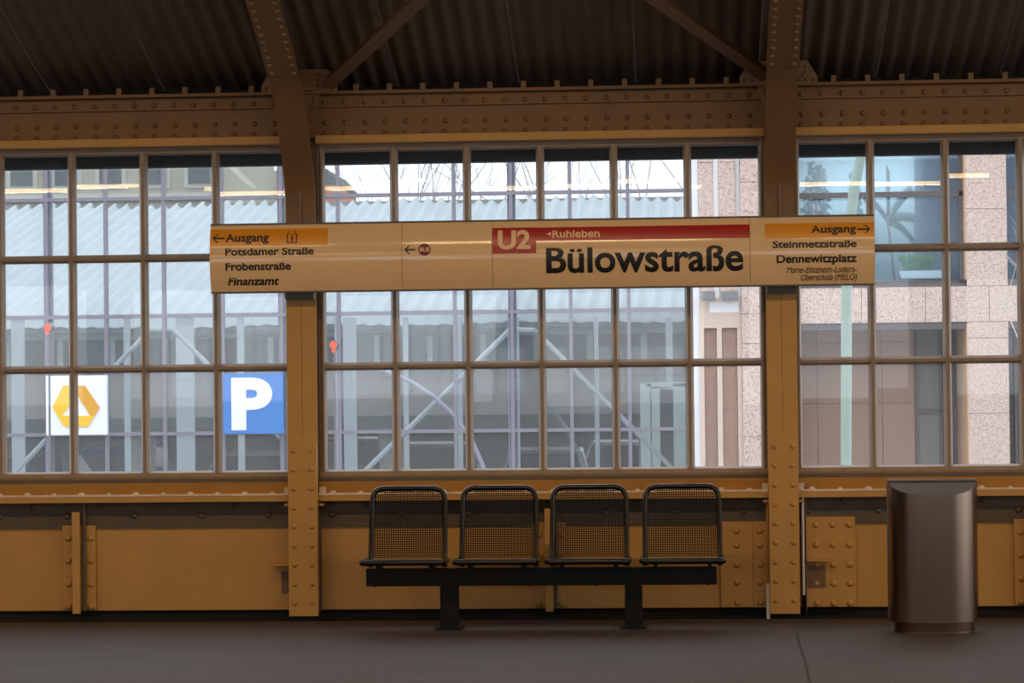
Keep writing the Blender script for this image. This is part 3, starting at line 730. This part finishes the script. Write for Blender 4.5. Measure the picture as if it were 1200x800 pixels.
# white posts and braces: reflections built as geometry between screen and hall
wp = [(15, 28), (147, 152), (208, 227), (280, 285.5), (394, 398), (404, 417), (474, 478), (537, 541), (597, 608), (698, 701), (782, 788)]
wl_ = ['left of the emblem sign', 'right of the emblem sign', 'broad, left of the parking sign', 'behind the parking sign', 'thin, nearest to the left column', 'broad, just right of the left column', 'where the lilac tube crosses the brace', 'thin, right of the lilac tube', 'under the apex of the middle brace', 'thin, right of the middle brace apex', 'behind the pale doorway frame']
for (a, b), lb in zip(wp, wl_):
    q0, q1 = at(a, 560, 17), at(b, 372, 17); o = MB().box(-(q1.x-q0.x)/2, (q1.x-q0.x)/2, -.04, .04, 0, q1.z+6).build('steel_post', 'post', None, loc=((q0.x+q1.x)/2, 17, -6))
    tag(o, 'white post, a reflection built behind the glass screen, '+lb, 'post', 'white reflected posts built behind the glass screen')
def frame(pp, Y, r, name, m, label, cat='brace', group=None):
    P_ = [at(x, y, Y) for x, y in pp]; rt = empty(name, P_[0]); tag(rt, label, cat, group)
    if name == 'brace_frame': P_[0].z, P_[-1].z = P_[0].z, P_[-1].z
    for e in ((P_[0], P_[-1]) if name == 'brace_frame' else (P_[-1],)): sl(MB().cyl((e.x, Y, -6), (e.x, Y, e.z), r, 8).build('foot_post', m, rt), rt)
    return rt, P_
rt_, P_ = frame([(405, 574), (598, 386), (627, 387), (805, 566)], 15.2, .04, 'brace_frame', 'post', 'white A-shaped brace, a reflection built behind the middle window')
for a, b in ((0, 1), (1, 2), (2, 3)): sl(MB().cyl(P_[a], P_[b], .034, 8).build('brace_tube', 'post', rt_), rt_)
rt_, P_ = frame([(0, 572), (176, 386), (203, 386), (375, 560)], 15.2, .04, 'brace_frame', 'post', 'white A-shaped brace, a reflection built behind the left window')
for a, b in ((0, 1), (1, 2), (2, 3)): sl(MB().cyl(P_[a], P_[b], .034, 8).build('brace_tube', 'post', rt_), rt_)
rt_, P_ = frame([(380, 430), (420, 430), (450, 434), (480, 446), (508, 464), (532, 486), (552, 514), (566, 545), (573, 580)], 15.0, .03, 'bent_tube', 'lilac', 'curved lilac tube arching down behind the middle window', 'tube')
sl(MB().tube(smooth_poly3 if False else P_, .028, 8).build('tube', 'lilac', rt_), rt_)
rt_, P_ = frame([(640, 470), (662, 498), (678, 530), (690, 570)], 15.4, .03, 'bent_tube', 'gutter', 'thin grey-green curved strut right of the lilac tube', 'tube')
sl(MB().tube(P_, .025, 8).build('tube', 'gutter', rt_), rt_)
# pale doorway frame near the granite building
dr = empty('doorway_frame', at(785, 560, 16.5)); tag(dr, 'pale green-white doorway frame beside the granite building', 'door frame')
for q in ((758, 449, 763, 1150), (758, 447, 803, 453), (770, 455, 773, 1150), (797, 449, 803, 1150)): sl(flatbox(*q, 16.5, .1).build('frame_member', 'pale', dr), dr)
sl(flatbox(774, 456, 797, 580, 16.62, .03).build('glass', 'winglass', dr), dr)
# red signal lamps
for (px, py), lb in (((56, 383), 'small glowing red signal lamp behind the leftmost window panes'), ((391, 404), 'small glowing red signal lamp just right of the left column')):
    p = at(px, py, 9); r = empty('signal_lamp', p); tag(r, lb, 'lamp', 'red signal lamps')
    MB().tube([(0, -.03, 0), (0, -.02, 0)], [.03, .035], 14).build('lens', 'lampred', r); MB().cyl((0, -.02, 0), (0, .12, 0), .05, 14).build('housing', 'gutter', r)
    MB().cyl((0, .05, -7.6), (0, .05, 0), .012, 8).build('mast', 'gutter', r); MB().tube([(0, -.03, -.06), (0, -.02, -.06)], [.018, .02], 12).build('lower_lens', 'lampred', r)

# cars
def make_car(m, label, x, y, z, rz=0):
    r = empty('car', (x, y, z)); r.rotation_euler = (0, 0, rz); tag(r, label, 'car', 'cars parked under the hall')
    # cross-sections along the length (y, half width bottom, waist, z bottom, waist z)
    secs = [(-2.05, .70, .72, .30, .55), (-1.95, .80, .82, .22, .70), (-1.2, .84, .86, .20, .84), (-.7, .85, .87, .20, .90), (.9, .85, .87, .20, .94), (1.7, .84, .85, .22, .92), (2.0, .78, .78, .28, .80), (2.08, .70, .70, .32, .6)]
    vs = []; fs = []
    for (yy, hb, hw_, zb, zw) in secs: vs += [(-hb, yy, zb), (-hw_, yy, (zb+zw)/2), (-hw_*.93, yy, zw), (hw_*.93, yy, zw), (hw_, yy, (zb+zw)/2), (hb, yy, zb)]
    for i in range(len(secs)-1):
        for k in range(6): fs.append((i*6+k, i*6+(k+1) % 6, i*6+6+(k+1) % 6, i*6+6+k))
    fs += [tuple(range(6)), tuple(range(len(vs)-6, len(vs)))]
    o = MB().add(vs, fs, True).build('body', m, r)
    cab = [(-.95, .78, .86), (-.35, .62, 1.36), (.9, .62, 1.40), (1.75, .76, .90)]
    vs = []; fs = []
    for yy, h, zz in cab: vs += [(-h, yy, zz), (h, yy, zz)]
    base = [(-.80, -.95, .84), (.80, -.95, .84), (-.80, 1.75, .88), (.80, 1.75, .88)]
    MB().add(vs+base, [(0, 1, 3, 2), (4, 5, 7, 6), (0, 2, 4, 6), (1, 3, 5, 7)]).build('windows', 'cargl', r)
    MB().add([(-.64, -.33, 1.37), (.64, -.33, 1.37), (.64, .92, 1.41), (-.64, .92, 1.41), (-.6, -.25, 1.43), (.6, -.25, 1.43), (.6, .85, 1.46), (-.6, .85, 1.46)], [(0, 1, 5, 4), (1, 2, 6, 5), (2, 3, 7, 6), (3, 0, 4, 7), (4, 5, 6, 7), (0, 1, 2, 3)]).build('roof', m, r)
    for sx_ in (-1, 1):
        MB().cyl((sx_*.80, -.95, .86), (sx_*.63, -.35, 1.38), .035, 6).build('pillar', m, r)
        MB().box(sx_*.45, sx_*.76, -2.07, -1.98, .56, .68).build('headlight', 'signwhite', r)
        for yy in (-1.25, 1.3):
            MB().cyl((sx_*.70, yy, .31), (sx_*.88, yy, .31), .31, 16).build('wheel', 'tyre', r)
        MB().box(sx_*.86, sx_*1.0, -.75, -.65, .92, 1.04).build('mirror', m, r)
    MB().box(-.35, .35, -2.10, -2.05, .45, .56).build('number_plate', 'signwhite', r)
    return r
for px, m, lb, y in ((40, 'cargrey', 'grey car parked under the hall at the far left', 27), (142, 'carblue', 'blue car parked under the hall near the emblem sign', 32.4), (225, 'carred', 'dark red car parked under the hall left of the parking sign', 38),
                  (300, 'carwhite', 'white car parked under the hall behind the parking sign', 27), (412, 'cargrey', 'grey car parked just right of the left column', 38), (512, 'carwhite', 'white car parked behind the curved lilac tube', 32.4), (640, 'cargrey', 'grey car parked behind the middle of the glass screen', 27), (730, 'carwhite', 'white car parked nearest to the pale doorway', 32.4)):
    p = at(px, 550, y); make_car(m, lb, p.x, y, -.95)

# old buildings and bare trees beyond the hall roof
OB = empty('old_building', at(100, 300, 44)); OB.location.z = -6; tag(OB, 'old beige building with tall windows above the hall roof at the left', 'building')
a = at(-160, 300, 44); b = at(262, 300, 44)
sl(MB().box(a.x, b.x, 44, 52, -6, 9).build('wall', 'beige', OB), OB)
for k in range(8):
    cx = at(-130+52*k, 210, 44).x; zz = at(100, 222, 44).z; sl(MB().box(cx-.38, cx+.38, 43.95, 44.02, zz, zz+1.9).build('window_surround', 'oldtrim', OB), OB); sl(MB().box(cx-.27, cx+.27, 43.9, 43.96, zz+.1, zz+1.75).build('window', 'winglass', OB), OB)
zz = at(100, 228, 44).z; sl(MB().box(a.x, b.x, 43.8, 44, zz-.15, zz).build('cornice', 'oldtrim', OB), OB)
GB = empty('gabled_building', at(320, 300, 42)); GB.location.z = -6; tag(GB, 'grey building with curved gable next to the left column, above the hall roof', 'building')
pp = [(255, 300), (372, 300), (372, 232), (352, 205), (333, 197), (318, 201), (306, 212), (298, 222), (287, 214), (262, 190), (255, 180)]
P_ = [at(x, y, 42) for x, y in pp]; sl(MB().prism([(p.x, p.z) for p in P_], 'y', 42, 44).build('wall', 'beige', GB), GB)
p = at(340, 225, 41.9); sl(MB().cyl((p.x, 41.9, p.z), (p.x, 42.0, p.z), .30, 20).build('round_window', 'winglass', GB), GB)
BBx = empty('brick_house', at(390, 300, 46)); BBx.location.z = -6; tag(BBx, 'orange brick house corner just right of the left column above the hall roof', 'building')
a = at(372, 300, 46); b = at(394, 216, 46); sl(MB().box(a.x, b.x, 46, 50, -6, b.z).build('wall', 'brick', BBx), BBx); sl(MB().prism([(a.x-.1, b.z), (b.x+.1, b.z), ((a.x+b.x)/2, b.z+.4)], 'y', 45.9, 50).build('roof', 'darkgreen', BBx), BBx)
def tree(px, Y, top, label, seed, m='bark', name='bare_tree', z0=-6, r0=.16, spread=.5, depth=7, group='bare trees beyond the hall'):
    rnd = random.Random(seed); p = at(px, 300, Y); r = empty(name, (p.x, Y, z0)); tag(r, label, 'tree', group)
    mb = MB(); H = top-z0
    def grow(pos, d, L, rad, k):
        q = pos+d*L; mid = pos+d*L*.5+Vector((rnd.uniform(-1, 1), rnd.uniform(-1, 1), 0))*L*.05
        mb.tube([pos, mid, q], [rad, rad*.85, rad*.68], 5 if k > 3 else 4, cap=False)
        if k == 0: return
        for i in range(3 if k > 4 and rnd.random() < .5 else 2):
            nd = (d+Vector((rnd.uniform(-1, 1), rnd.uniform(-1, 1), rnd.uniform(-.35, .6)))*spread*1.15).normalized(); grow(q, nd, L*rnd.uniform(.66, .84), rad*rnd.uniform(.55, .7), k-1)
    grow(Vector((0, 0, 0)), Vector((rnd.uniform(-.05, .05), 0, 1)), H*.42, r0, depth); mb.build('branches', m, r)
    return r
tree(440, 36, 4.2, 'bare tree with dark branches left of the bus symbol, above the name board', 11, r0=.075, spread=.34, depth=6)
tree(525, 56, 5.0, 'slender bare tree above the name board between bus symbol and red U2 field', 5, r0=.08, spread=.34, depth=6)
tree(690, 66, 6.0, 'bare tree above the red band of the name board', 9, r0=.08, spread=.34, depth=6)
tree(795, 52, 6.5, 'bare tree next to the granite building', 21, r0=.085, spread=.34, depth=6)

# ------------------------------------------------------------------ granite building on the right
BY = 14.0
GR = empty('granite_building', (6, BY, -6)); tag(GR, 'pink granite office building with deep windows behind the right window bay', 'building')
g = lambda o: sl(o, GR)
def zpy(py, px=1060): return at(px, py, BY).z
def xpx(px): return at(px, 400, BY).x
def slabs(xs, zs, Y, m='granite', th=.06, gap=.006, name='granite_slab'):
    for i in range(len(xs)-1):
        for j in range(len(zs)-1):
            q = random.uniform(0, .004); g(MB().box(xs[i]+gap/2, xs[i+1]-gap/2, Y-q, Y+th, zs[j]+gap/2, zs[j+1]-gap/2).build(name, m, GR))
def zs_(*py): return sorted(zpy(p) for p in py)
XW = [xpx(p) for p in (820, 893, 938, 1134, 1182, 1330)]
# backing core
g(MB().box(xpx(930), xpx(1134), BY+1.8, BY+6, -6, 8).build('core_wall', 'room', GR))
g(MB().box(xpx(1182), xpx(1400), BY+1.8, BY+6, -6, 8).build('core_wall', 'darkgreen', GR))
g(MB().box(XW[0]+.02, XW[2]-.02, BY+.06, BY+6, -6, 8).build('corner_core', 'mortar', GR))
g(MB().box(XW[3]+.01, XW[4]-.01, BY+.05, BY+1.8, -6, 8).build('pillar_core', 'mortar', GR))
g(MB().box(XW[2], xpx(1400), BY+.05, BY+1.8, zpy(379), zpy(336)).build('spandrel_core', 'mortar', GR))
g(MB().box(XW[2], xpx(1400), BY+.05, BY+1.8, zpy(120), zpy(60)).build('spandrel_core', 'mortar', GR))
# pillar between the windows
slabs([XW[3], XW[4]], zs_(700, 573, 485, 397, 378), BY); slabs([XW[3], XW[4]], zs_(336, 246, 156, 66, 20), BY)
g(MB().box(XW[3]-.012, XW[3], BY+.0, BY+1.3, -6, zpy(380)).build('pillar_reveal', 'reveal', GR)); g(MB().box(XW[3]-.012, XW[3], BY, BY+.5, zpy(328), 6).build('pillar_reveal', 'reveal', GR))
# spandrel
slabs([xpx(938), xpx(1010), xpx(1085), xpx(1160), xpx(1235), xpx(1310)], zs_(378, 336), BY)
slabs([xpx(938), xpx(1010), xpx(1085), xpx(1160), xpx(1235), xpx(1310)], zs_(120, 60), BY)
# upper windows
def upper_window(x0, x1, edge_left):
    z0, z1 = zpy(336), zpy(120)
    r = g(MB().box(x0, x1, BY+.05, BY+.28, z0, z0+.035).build('window_sill', 'lintel', GR))
    g(MB().box(x0, x1, BY+.20, BY+.28, z0+.035, z0+.085).build('window_bottom_frame', 'wframe', GR))
    g(MB().box(x0, x1, BY+.20, BY+.26, zpy(229), zpy(223)).build('window_transom', 'wframe', GR))
    g(MB().box(x1-.05, x1, BY+.20, BY+.26, z0, z1).build('window_jamb', 'wframe', GR))
    g(MB().box(x0, x1, BY+.225, BY+.235, z0+.08, z1).build('window_glass', 'bglass', GR))
upper_window(xpx(938), XW[3]-.012, 0); upper_window(XW[4], xpx(1330), 0)
g(MB().box(xpx(938), xpx(1134), BY+.3, BY+1.8, zpy(336)-.1, zpy(336)).build('room_floor', 'room', GR))
g(MB().box(xpx(1078), xpx(1132), BY+.45, BY+.52, zpy(334), zpy(120)).build('curtain', 'curtain', GR)); g(MB().box(xpx(1184), xpx(1240), BY+.45, BY+.52, zpy(334), zpy(120)).build('curtain', 'curtain', GR))
# recessed ground-floor wall with lintel
g(MB().box(xpx(938), XW[3]-.012, BY+.02, BY+.3, zpy(386), zpy(378.5)).build('lintel', 'lintel', GR)); g(MB().box(XW[4], xpx(1330), BY+.02, BY+.3, zpy(386), zpy(378.5)).build('lintel', 'lintel', GR))
YR = BY+1.0
X2 = lambda p: at(p, 400, YR).x; Z2_ = lambda p: at(1030, p, YR).z
g(MB().box(X2(900), X2(1072), YR+.06, YR+.8, -6, Z2_(375)).build('recess_core', 'mortar', GR))
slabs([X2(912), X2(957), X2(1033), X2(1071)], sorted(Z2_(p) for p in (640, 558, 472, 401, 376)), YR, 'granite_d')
g(MB().box(X2(1071), X2(1074), YR-.02, YR+.1, -6, Z2_(376)).build('door_frame_bar', 'wframe', GR))
g(MB().box(X2(1100), X2(1103.5), YR-.02, YR+.1, -6, Z2_(376)).build('door_frame_bar', 'wframe', GR)); g(MB().box(X2(1074), X2(1103), YR-.02, YR+.1, Z2_(484), Z2_(480.5)).build('door_frame_bar', 'wframe', GR))
g(MB().box(X2(1074), X2(1100), YR+.03, YR+.05, -6, Z2_(386)).build('door_glass', 'door', GR)); g(MB().box(X2(1103.5), X2(1160), YR+.4, YR+.43, -6, Z2_(376)).build('side_glass', 'dglass', GR))
g(MB().box(X2(1116), X2(1124), YR+.2, YR+.3, Z2_(640), Z2_(376)).build('side_frame_bar', 'wframe', GR)); g(MB().box(X2(1103), X2(1140), YR+.3, YR+.35, Z2_(484), Z2_(478)).build('side_frame_bar', 'wframe', GR))
g(MB().box(XW[4], xpx(1330), BY+.7, BY+.74, -6, zpy(386)).build('shop_glass', 'dglass', GR)); g(MB().box(xpx(1196), xpx(1199), BY+.62, BY+.7, -6, zpy(386)).build('shop_frame_bar', 'wframe', GR))
g(MB().box(xpx(938), xpx(1330), BY+.3, BY+1.8, zpy(386)+.02, zpy(386)+.06).build('soffit', 'lintel', GR))
# corner tower seen in the last pane of the middle bay
zc1 = lambda p: at(850, p, BY).z
xt = [xpx(p) for p in (812.5, 820, 838, 844, 864, 869, 893, 938)]
slabs([xt[5], xt[6], xt[7]], sorted(zc1(p) for p in (700, 602, 512, 403, 368, 290, 214, 140, 60)), BY-.06, 'granite')
g(MB().box(xt[0], xt[1], BY+.02, BY+.5, -6, 8).build('corner_strip', 'whitestrip', GR))
slabs([xt[1], xt[2]], sorted(zc1(p) for p in (349, 270, 190, 110, 30)), BY-.0, 'granite'); slabs([xt[3], xt[4]], sorted(zc1(p) for p in (349, 270, 190, 110, 30)), BY-.0, 'granite')
g(MB().box(xt[2], xt[3], BY+.03, BY+.06, zc1(349), 8).build('narrow_window', 'whitestrip', GR)); g(MB().box(xt[4], xt[5], BY+.03, BY+.06, zc1(349), 8).build('narrow_window', 'whitestrip', GR))  # white colour stands for the sky reflected in these narrow windows
g(MB().box(xt[1], xt[5], BY-.02, BY+.06, zc1(384), zc1(349)).build('lintel_slab', 'towerstone', GR)); g(MB().box(xpx(832), xpx(866), BY-.025, BY-.02, zc1(366), zc1(354)).build('pale_panel', 'whitestrip', GR))
xs3 = [xpx(p) for p in (820, 825, 840, 846, 864, 869)]
for k in (0, 2, 4): g(MB().box(xs3[k], xs3[k+1], BY-.02, BY+.06, -6, zc1(384)).build('slot_pier', 'towerstone', GR))
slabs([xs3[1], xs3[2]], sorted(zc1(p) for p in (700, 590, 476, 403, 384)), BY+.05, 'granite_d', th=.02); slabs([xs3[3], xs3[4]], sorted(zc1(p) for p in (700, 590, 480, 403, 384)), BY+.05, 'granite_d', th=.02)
for a_, b_ in ((821, 838), (845, 865)):
    q = at(a_, 349, BY-.02); q2 = at(b_, 343, BY-.02)
    o = MB().add([(0, 0, 0), (q2.x-q.x, 0, 0), (q2.x-q.x, -.2, -.10), (0, -.2, -.10), (0, 0, .02), (q2.x-q.x, 0, .02), (q2.x-q.x, -.2, -.08), (0, -.2, -.08)], [(0, 1, 2, 3), (4, 5, 6, 7), (0, 1, 5, 4), (1, 2, 6, 5), (2, 3, 7, 6), (3, 0, 4, 7)]).build('tilted_window', 'gutter', GR, loc=(q.x, BY-.03, q2.z)); g(o)
# plants inside the upper window
def planter(px, py, Y, label):
    p = at(px, py, Y); r = empty('potted_plant', p); tag(r, label, 'plant'); MB().prism([(-.26, 0), (.26, 0), (.29, .10), (-.29, .10)], 'y', -.09, .09).build('trough', 'signwhite', r)
    mb = MB(); rnd = random.Random(4)
    for i in range(60):
        x = rnd.uniform(-.22, .12); a_ = rnd.uniform(-.6, .6); L = rnd.uniform(.06, .2); q = Vector((x+L*math.sin(a_), rnd.uniform(-.06, .06), .1+L*math.cos(a_))); s_ = .035
        mb.tube([(x, 0, .1), q], .003, 3); mb.add([q+Vector((0, 0, -.05)), q+Vector((-s_*.7, 0, -.01)), q+Vector((0, 0, .03)), q+Vector((s_*.7, .01, -.02))], [(0, 1, 2, 3)])
    mb.build('leaves', 'leaf', r, kind='stuff')
for ox in (980, 1060):  # unseen lamps added to brighten the dark room behind the glass
    p = at(ox, 150, BY+1.0); r = empty('room_fill_lamp', (p.x, p.y, 4.75)); tag(r, ('left' if ox < 1000 else 'right')+' added fill lamp behind the upper window of the granite building', 'lamp', 'added fill lamps')
    MB().box(-.3, .3, -.1, .1, 0, .05).build('housing', 'signwhite', r); ld = bpy.data.lights.new('room_fill_light', 'AREA'); ld.shape = 'RECTANGLE'; ld.size = .55; ld.size_y = .18; ld.energy = 28; ld.color = (.85, .95, 1)
    lo = bpy.data.objects.new('room_fill_light', ld); COL.objects.link(lo); lo.parent = r; lo.location = (0, 0, -.01); MB().cyl((0, 0, .05), (0, 0, 3.2), .01, 6).build('hanger', 'signwhite', r)
planter(1080, 326.5, BY+.36, 'green plant in a white trough on the window sill of the granite building')
def bushy(px, py, Y, H, Wd, label, seed, m='leafdark', n=420):
    p = at(px, py, Y); r = empty('indoor_tree', p); tag(r, label, 'plant'); rnd = random.Random(seed); mb = MB().cyl((0, 0, 0), (0, 0, H*.8), .02, 6); mb.build('stem', 'bark', r); mb = MB()
    for i in range(n):
        t = rnd.random(); rad = Wd*(1-.75*t)*math.sqrt(rnd.random()); an = rnd.uniform(0, 6.28); q = Vector((rad*math.cos(an), rad*math.sin(an)*.5, H*(.15+.85*t))); s_ = .05
        u = Vector((rnd.uniform(-1, 1), rnd.uniform(-.4, .4), rnd.uniform(-1, 1))).normalized()*s_; v = Vector((rnd.uniform(-1, 1), 0, rnd.uniform(-1, 1))).normalized()*s_*.6
        mb.add([q-u, q+v, q+u, q-v], [(0, 1, 2, 3)])
    mb.build('leaves', m, r, kind='stuff')
bushy(958, 340, BY+.75, 1.62, .35, 'dark leafy plant inside the upper window left of the street lamp', 2)
bushy(1003, 340, BY+.75, 1.50, .18, 'slim dark plant inside the upper window behind the street lamp', 8, n=260)
r = empty('palm', at(1050, 340, BY+.8)); tag(r, 'arching palm inside the upper window above the white trough', 'plant'); MB().cyl((0, 0, 0), (-.1, 0, .95), .018, 6).build('stem', 'bark', r)
for (dx, dz) in ((.45, .25), (.3, .6), (-.3, .5), (.38, -.1), (.0, .65)):
    mb = MB()
    for i in range(16):
        t = i/15; x = dx*t-.1; z = .95+dz*t-.35*t*t*abs(dx)/.3*.6; mb.add([(x, 0, z), (x+.05, .01, z-.10), (x+.012, 0, z-.13), (x-.01, 0, z-.01)], [(0, 1, 2, 3)])
    mb.tube([(dx*t/8-.1, 0, .95+dz*t/8-.35*(t/8)**2*abs(dx)/.3*.6) for t in range(9)], .006, 4); mb.build('frond', 'leafdark', r)
# street lamp
LP = [at(x, y, 6) for x, y in ((991.5, 560), (992, 340), (993.5, 300), (996, 262), (1001, 222), (1008, 187), (1018, 150), (1034, 110), (1060, 80), (1095, 66))]
r = empty('street_lamp', (LP[0].x, 6, -6)); tag(r, 'pale green curved street lamp post in front of the granite building', 'street lamp')
sl(MB().tube([(LP[0].x, 6, -6)]+LP, [.07]+[.05]*5+[.045]*5, 14).build('post', 'lampgreen', r), r)
sl(MB().box(LP[-1].x-.05, LP[-1].x+.6, 5.88, 6.12, LP[-1].z-.05, LP[-1].z+.06).build('lamp_head', 'lampgreen', r, bevel=.03), r)
tree(1192, 12.5, 1.95, 'bare pale twigs of a street tree at the right edge before the dark shop glass', 17, m='twig', name='street_tree', z0=-2.6, r0=.05, spread=.45, depth=6, group='street trees')
